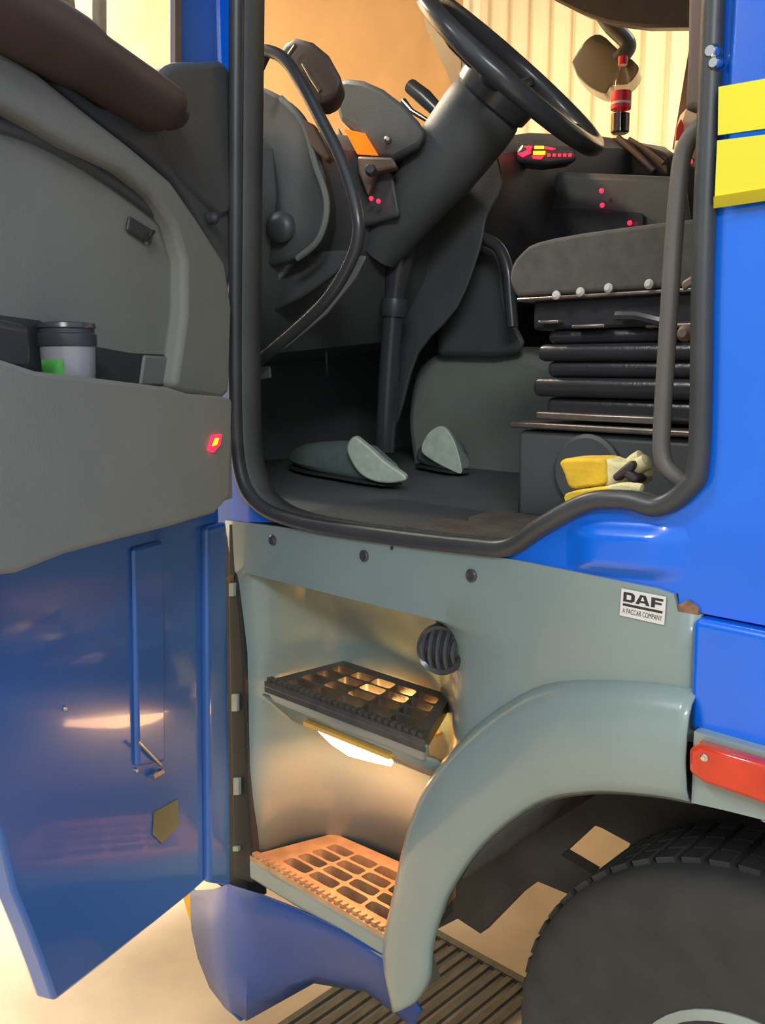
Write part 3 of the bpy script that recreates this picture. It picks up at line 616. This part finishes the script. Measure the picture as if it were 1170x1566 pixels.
# ================================================================== DOOR (part of the truck)
TH = .032
free = [(.615, .78), (.60, .70), (.575, .63), (.552, .56), (.534, .50)]
outl = [D(0.0, 1.72), D(.60, 1.72), D(.82, 1.72), D(.82, 1.0), D(.72, .93), D(.65, .86)] + [D(u_, z_) for u_, z_ in free] + [D(.42, .478), D(.16, .432), D(0.0, .41)]
door = obj('door', MB().prism(outl, -DN*TH), 'hazed_blue', T, bevel=.006)
tag(door, 'blue cab door swung open, lined in grey')
# raised presses on the inner skin
for px, d_ in [([(206, 838), (250, 826), (254, 1165), (212, 1172)], .008), ([(318, 806), (347, 798), (354, 1355), (322, 1350)], .014)]:
    obj('inner_press', MB().prism(PD(px, d_), -DN*(d_ + .004)), 'hazed_blue', door, bevel=.0075, seg=4)
# lining: upper field, raised border, lower pocket front
L0 = [(-300, -10), (0, 150), (100, 215), (180, 250), (240, 290), (282, 360), (285, 470), (280, 560), (270, 620), (-300, 650)]
obj('lining', MB().prism(PD(L0, .015), -DN*.02), 'lining', door, bevel=.004)
bord = [(-300, 0), (0, 75), (60, 110), (140, 175), (200, 222), (262, 275), (300, 330), (345, 400), (356, 470), (352, 600), (340, 612), (284, 604), (268, 590), (275, 545), (284, 480), (284, 400), (268, 345), (235, 298), (190, 262), (110, 225), (0, 160), (-300, 40)]
obj('lining_border', MB().prism(PD(bord, .045), -DN*.035), 'lining', door, bevel=.012, seg=3)
obj('armrest_groove', MB().tube(cr(PD([(-60, 175), (40, 205), (110, 240), (180, 285), (240, 330)], .018), 5), .008, 8), 'dark', door)
lowf = [(-300, 488), (0, 548), (60, 568), (140, 577), (260, 592), (290, 602), (340, 606), (356, 610), (352, 760), (330, 785), (260, 806), (180, 826), (100, 848), (30, 876), (0, 880), (-300, 935)]
obj('lining', MB().prism(PD(lowf, .105), -DN*.012), 'lining', door, bevel=.006, seg=3)
obj('pocket_floor', MB().prism([D(.14, 1.13, .004), D(.75, 1.13, .004), D(.75, 1.274, .004), D(.14, 1.274, .004)], DN*.088), 'lining', door)
pk = [(-300, 432), (0, 482), (60, 490), (146, 530), (200, 540), (272, 543), (266, 600), (140, 600), (-300, 620)]
pocket = obj('pocket', MB().prism(PD(pk, .018), -DN*.004), 'rubber', door)  # dark sheet: the shade inside the pocket is put into its colour
tag(obj('pocket_end_highlight', MB().prism(PD([(222, 543), (268, 546), (260, 590), (216, 588)], .024), -DN*.006), 'dashgrey', door, bevel=.003), 'grey patch painting the highlight at the pocket end')  # lighter grey plate stands in for the highlight at the pocket end
obj('pull_handle', MB().prism(PD([(200, 330), (236, 352), (232, 376), (196, 352)], .022), -DN*.006), 'rubber', door, bevel=.003)
tag(obj('handle_highlight', MB().tube(PD([(224, 372), (235, 354)], .028), .003, 8), 'chrome', door), 'bright tube drawing the highlight on the pull handle')  # bright tube stands in for the silver highlight on the handle
# sill roll and dark recess, sail piece
sillp = PD([(-140, -62), (0, 18), (100, 75), (200, 138), (262, 178)], .05)
obj('sill_roll', MB().tube(cr(sillp, 4), [(.055, .04)]*9 + [(.05, .035)]*6 + [(.03, .02)]*2, 14, flat=DN), 'sill', door)
rec = [(-140, 0), (0, 50), (70, 100), (150, 160), (225, 170), (262, 185), (330, 180), (360, 240), (360, 470), (345, 400), (300, 330), (262, 275), (200, 222), (140, 175), (60, 110), (0, 75), (-140, 52)]
obj('upper_recess', MB().prism(PD(rec, .03), -DN*.02), 'dark', door, bevel=.006)
obj('mirror_sail', MB().prism(cr(PD([(225, 175), (245, 118), (270, 96), (310, 95), (350, 100), (358, 180), (352, 330), (300, 300), (262, 250), (240, 200)], .035), 3), -DN*.03), 'dark', door, bevel=.01)
obj('mirror_control', MB().lathe(onD(252, 158, .04), DN, [(.022, 0), (.022, .012), (.014, .02), (.006, .022)], 16), 'sill', door)
obj('window_frame', MB().prism(PD([(276, -140), (356, -140), (358, 110), (276, 110)], .0), -DN*.02), 'hazed_blue', door, bevel=.004)
obj('window_channel', MB().prism(PD([(268, -140), (278, -140), (278, 120), (268, 110)], .002), -DN*.006), 'pillar', door)
obj('window_pane', MB().prism(PD([(-160, -160), (272, -160), (272, 130), (245, 165), (-160, 20)], -.02), -DN*.004), 'clear', door)
obj('lock_knob', MB().lathe(onD(320, 334, .036), DN, [(.010, 0), (.010, .01), (.005, .016)], 12), 'gloss_black', door)
tag(obj('warning_lamp', MB().prism(PD([(321, 688), (328, 666), (340, 664), (338, 680), (328, 692)], .110), -DN*.006), 'led', door, bevel=.002), 'lit red door warning lamp')
tag(obj('warning_lamp_core', MB().prism(PD([(326, 682), (331, 670), (335, 670), (332, 680)], .112), -DN*.006), 'led_amber', door), 'yellow centre of the warning lamp')
# lower latch hardware
tag(obj('latch_rod', MB().tube(PD([(211, 1134), (246, 1170)], .012), .0025, 8), 'chrome', door), 'bright metal latch rod')
tag(obj('latch_block', MB().prism(PD([(235, 1185), (250, 1176), (252, 1182), (237, 1191)], .012), -DN*.008), 'chrome', door), 'bright latch block')
for x, y in [(207, 1178), (97, 1083)]: obj('screw', MB().lathe(onD(x, y, 0), DN, [(.004, 0), (.004, .003), (.002, .005)], 10), 'chrome', door)
tag(obj('door_reflection', MB().prism(PD([(236, 1242), (272, 1222), (274, 1262), (248, 1290), (234, 1276)], .002), -DN*.001), mat('olive_reflection', rgb(110, 120, 90), .4), door), 'olive patch painting a reflection on the inner door skin')  # flat olive patch paints a reflection seen in the door skin
# outside mirror of the driver door, beyond the glass
dm = obj('door_mirror', MB().prism(cr(PD([(70, -40), (108, -20), (118, 20), (117, 62), (95, 50), (40, 5), (20, -20)], -.12), 3), -DN*.10), 'mirror', door, bevel=.015, seg=3)
obj('mirror_post', MB().tube(PD([(152, -60), (152, 110)], -.10), .011, 10), 'rubber', dm)

# ================================================================== LOOSE THINGS
# cola bottle on the far end of the dash
bb = onY(948, 206, 1.74)
bt = thing('soda_bottle', bb, 'small cola bottle with red cap standing on the dashboard by the far window', 'bottle')
obj('bottle_body', MB().lathe(bb, (0, 0, 1), [(.026, 0), (.031, .006), (.031, .05), (.029, .075), (.031, .1), (.031, .13), (.027, .155), (.017, .185), (.012, .2), (.0125, .212)], 24), 'bottle', bt)
obj('cola', MB().lathe(bb, (0, 0, 1), [(.023, .003), (.029, .008), (.029, .062)], 24), 'cola', bt)
lbp = [(.0313, .076), (.0318, .08), (.0318, .122), (.0315, .128)]
tag(obj('bottle_label', MB().lathe(bb, (0, 0, 1), lbp, 24, cap=False), 'red', bt), 'red wrap label')
tag(obj('label_band', MB().lathe(bb, (0, 0, 1), [(.0321, .089), (.0322, .0895), (.0322, .0955), (.0321, .096)], 24, cap=False), 'white', bt), 'white wavy line on the label')
tag(obj('bottle_cap', MB().lathe(bb, (0, 0, 1), [(.014, .208), (.0145, .212), (.0145, .232), (.012, .235)], 18), 'red', bt), 'red screw cap')
# red and white carton by the far pillar
cb = PY([(1040, 222), (1044, 184), (1050, 166), (1078, 172), (1066, 215)], 1.85)
cz = min(p.z for p in cb)
ct = thing('carton', V((cb[0].x, 1.85, cz)), 'red and white carton beside the far window behind the grab handle', 'carton')
obj('carton_body', MB().prism(cb, (-.05, .06, 0)), 'white', ct)
tag(obj('carton_print', MB().prism(PY([(1044, 212), (1034, 214), (1035, 196), (1042, 182), (1046, 192)], 1.83), (-.01, .01, 0)), 'red', ct), 'red printed end')
# shoes on the cab floor
def loft(mb, cl, ws, hs, seg=14, side_=V((0, 1, 0))):
    rings = []
    for c, w_, h_ in zip(cl, ws, hs):
        rings.append([V(c) + side_*(w_*math.cos(a_)) + V((0, 0, 1))*(h_*math.sin(a_) if math.sin(a_) > 0 else .35*h_*math.sin(a_)) for a_ in [2*math.pi*k/seg for k in range(seg)]])
    k = len(mb.v); mb.grid(rings, True); mb.f.append(tuple(k + i for i in range(seg))); mb.f.append(tuple(k + (len(rings) - 1)*seg + i for i in range(seg))); return mb
def make_shoe(px_toe, px_heel, Yt, Yh, pale, Yp, label, h=.045):
    a = onY(*px_toe, Yt); b = onY(*px_heel, Yh); z0 = 1.102
    a.z = z0; b.z = z0
    t = thing('shoe', (a + b)/2 - V((0, 0, .022)), label, 'shoe', 'pair of pale shoes on the cab floor')
    cl = [a.lerp(b, k/6) + V((0, 0, .006)) for k in range(7)]
    d_ = (b - a).normalized(); sd_ = V((-d_.y, d_.x, 0))
    obj('upper', loft(MB(), cl, [.02, .042, .05, .045, .04, .036, .022], [h*.5, h*.9, h*1.1, h*1.25, h*1.3, h*1.2, h*.6], side_=sd_), 'shoe', t)
    obj('sole', loft(MB(), [c - V((0, 0, .019)) for c in cl], [.024, .046, .054, .049, .044, .04, .026], [.008]*7, side_=sd_), 'rubber', t)
    obj('lining_patch', MB().prism([p + V((0, 0, .004)) for p in cr(PY(pale, Yp), 4, closed=True)], V((-.02, .03, 0))), 'shoe_in', t, bevel=.008, seg=3)
    return t
make_shoe((452, 690), (600, 742), .52, .42, [(530, 690), (540, 671), (556, 680), (590, 710), (622, 734), (598, 742), (568, 738), (545, 722)], .385, 'grey shoe with pale lining on the cab floor left of the steering column base', h=.05)
make_shoe((652, 700), (704, 738), .80, .70, [(644, 690), (656, 664), (676, 655), (692, 672), (702, 700), (706, 726), (690, 722), (660, 706)], .68, 'pale crumpled shoe standing against the engine cover right of the steering column', h=.05)

# gloves on the ledge
def glove(px_cuff, px_mid, px_tip, Y, label, strap, th_=.06):
    g = thing('work_glove', V((onY(*px_cuff[0], Y).x, Y, 1.17)), label, 'glove', 'pair of yellow work gloves by the seat base')
    obj('cuff', MB().prism(cr(PY(px_cuff, Y), 3, closed=True), (-.005, th_, 0)), 'glove_y', g, bevel=.008, seg=3)
    obj('palm', MB().prism(cr(PY(px_mid, Y + .005), 3, closed=True), (-.005, th_*.85, 0)), 'glove_c', g, bevel=.010, seg=3)
    for k, p in enumerate(px_tip):
        obj('finger', MB().tube(cr([onY(x, y, Y + .012 + th_*.22*k) for x, y in p], 4), [.15*th_ + .002]*(4*(len(p) - 1)) + [.1*th_], 10), 'glove_c', g)
    if strap:
        for s_ in strap: obj('strap', MB().prism(PY(s_, Y - .008), (0, .03, 0)), 'glove_d', g, bevel=.004)
glove([(856, 704), (862, 725), (872, 748), (900, 746), (925, 742), (926, 720), (923, 703), (890, 701)], [(920, 704), (945, 708), (968, 706), (966, 730), (945, 742), (922, 744)],
      [[(960, 722), (978, 712), (992, 704)], [(962, 730), (982, 722), (996, 716)], [(962, 735), (985, 728), (994, 722)], [(958, 718), (970, 706), (984, 698)], [(940, 735), (955, 748), (968, 752)]], .108,
      'yellow cuffed work glove lying on top of the other by the seat base', [[(934, 728), (962, 704), (970, 708), (968, 718), (940, 738)], [(958, 716), (976, 732), (970, 742), (950, 728)]])
glove([(864, 756), (868, 772), (890, 766), (928, 756), (928, 746), (890, 750)], [(922, 746), (950, 740), (966, 744), (960, 756), (926, 758)],
      [[(955, 748), (972, 746), (984, 748)], [(955, 752), (970, 752), (980, 753)], [(950, 752), (964, 755), (975, 756)]], .062, 'flattened yellow work glove underneath by the door sill', None, .03)

# jar in the door pocket
jb = onD(106, 580, .053); jb.z = 1.2755
jt = thing('mug', jb, 'clear grey mug with black lid standing in the open door pocket', 'mug')
jw = .036
obj('mug_body', MB().lathe(jb, (0, 0, 1), [(.026, 0), (.029, .004), (.032, .085), (.032, .092)], 28), 'jar', jt)
tag(obj('mug_lid', MB().lathe(jb, (0, 0, 1), [(.0335, .088), (.0345, .090), (.0345, .102), (.032, .104), (.032, .108), (.034, .110), (.033, .115), (.02, .117)], 28), 'gloss_black', jt), 'black screw lid')
rd = (CAM - jb); rd.z = 0; rd.normalize(); sidev = V((-rd.y, rd.x, 0))
pr = []
for zz in (.044, .058, .072):
    pr.append([jb + V((0, 0, zz)) + (rd*math.cos(a_) + sidev*math.sin(a_))*(.0325 - (.072 - zz)*.03) for a_ in [math.radians(t_) for t_ in (-10, -25, -40, -55, -68)]])
tag(obj('mug_print', MB().grid(pr), 'green', jt), 'green printed patch')
tag(obj('storage_pouch', MB().prism(PD([(-80, 470), (0, 486), (50, 496), (52, 560), (40, 572), (-80, 560)], .085), -DN*.045), 'rubber', None, bevel=.01, at=onD(18, 565, .06)), 'black pouch tucked in the door pocket left of the mug', 'pouch')

# grating on the floor
gr = thing('floor_grate', V((-1.20, .30, GZ)), 'ribbed metal drain grate in the floor below the bumper', 'grate')
obj('frame', MB().box((-1.40, .08, GZ), (-1.02, .10, GZ + .012)), 'grate', gr); obj('frame', MB().box((-1.40, .60, GZ), (-1.02, .62, GZ + .012)), 'grate', gr)
for k in range(11):
    x = -1.39 + k*.033
    obj('bar', MB().box((x, .10, GZ), (x + .016, .60, GZ + .010)), 'grate', gr)
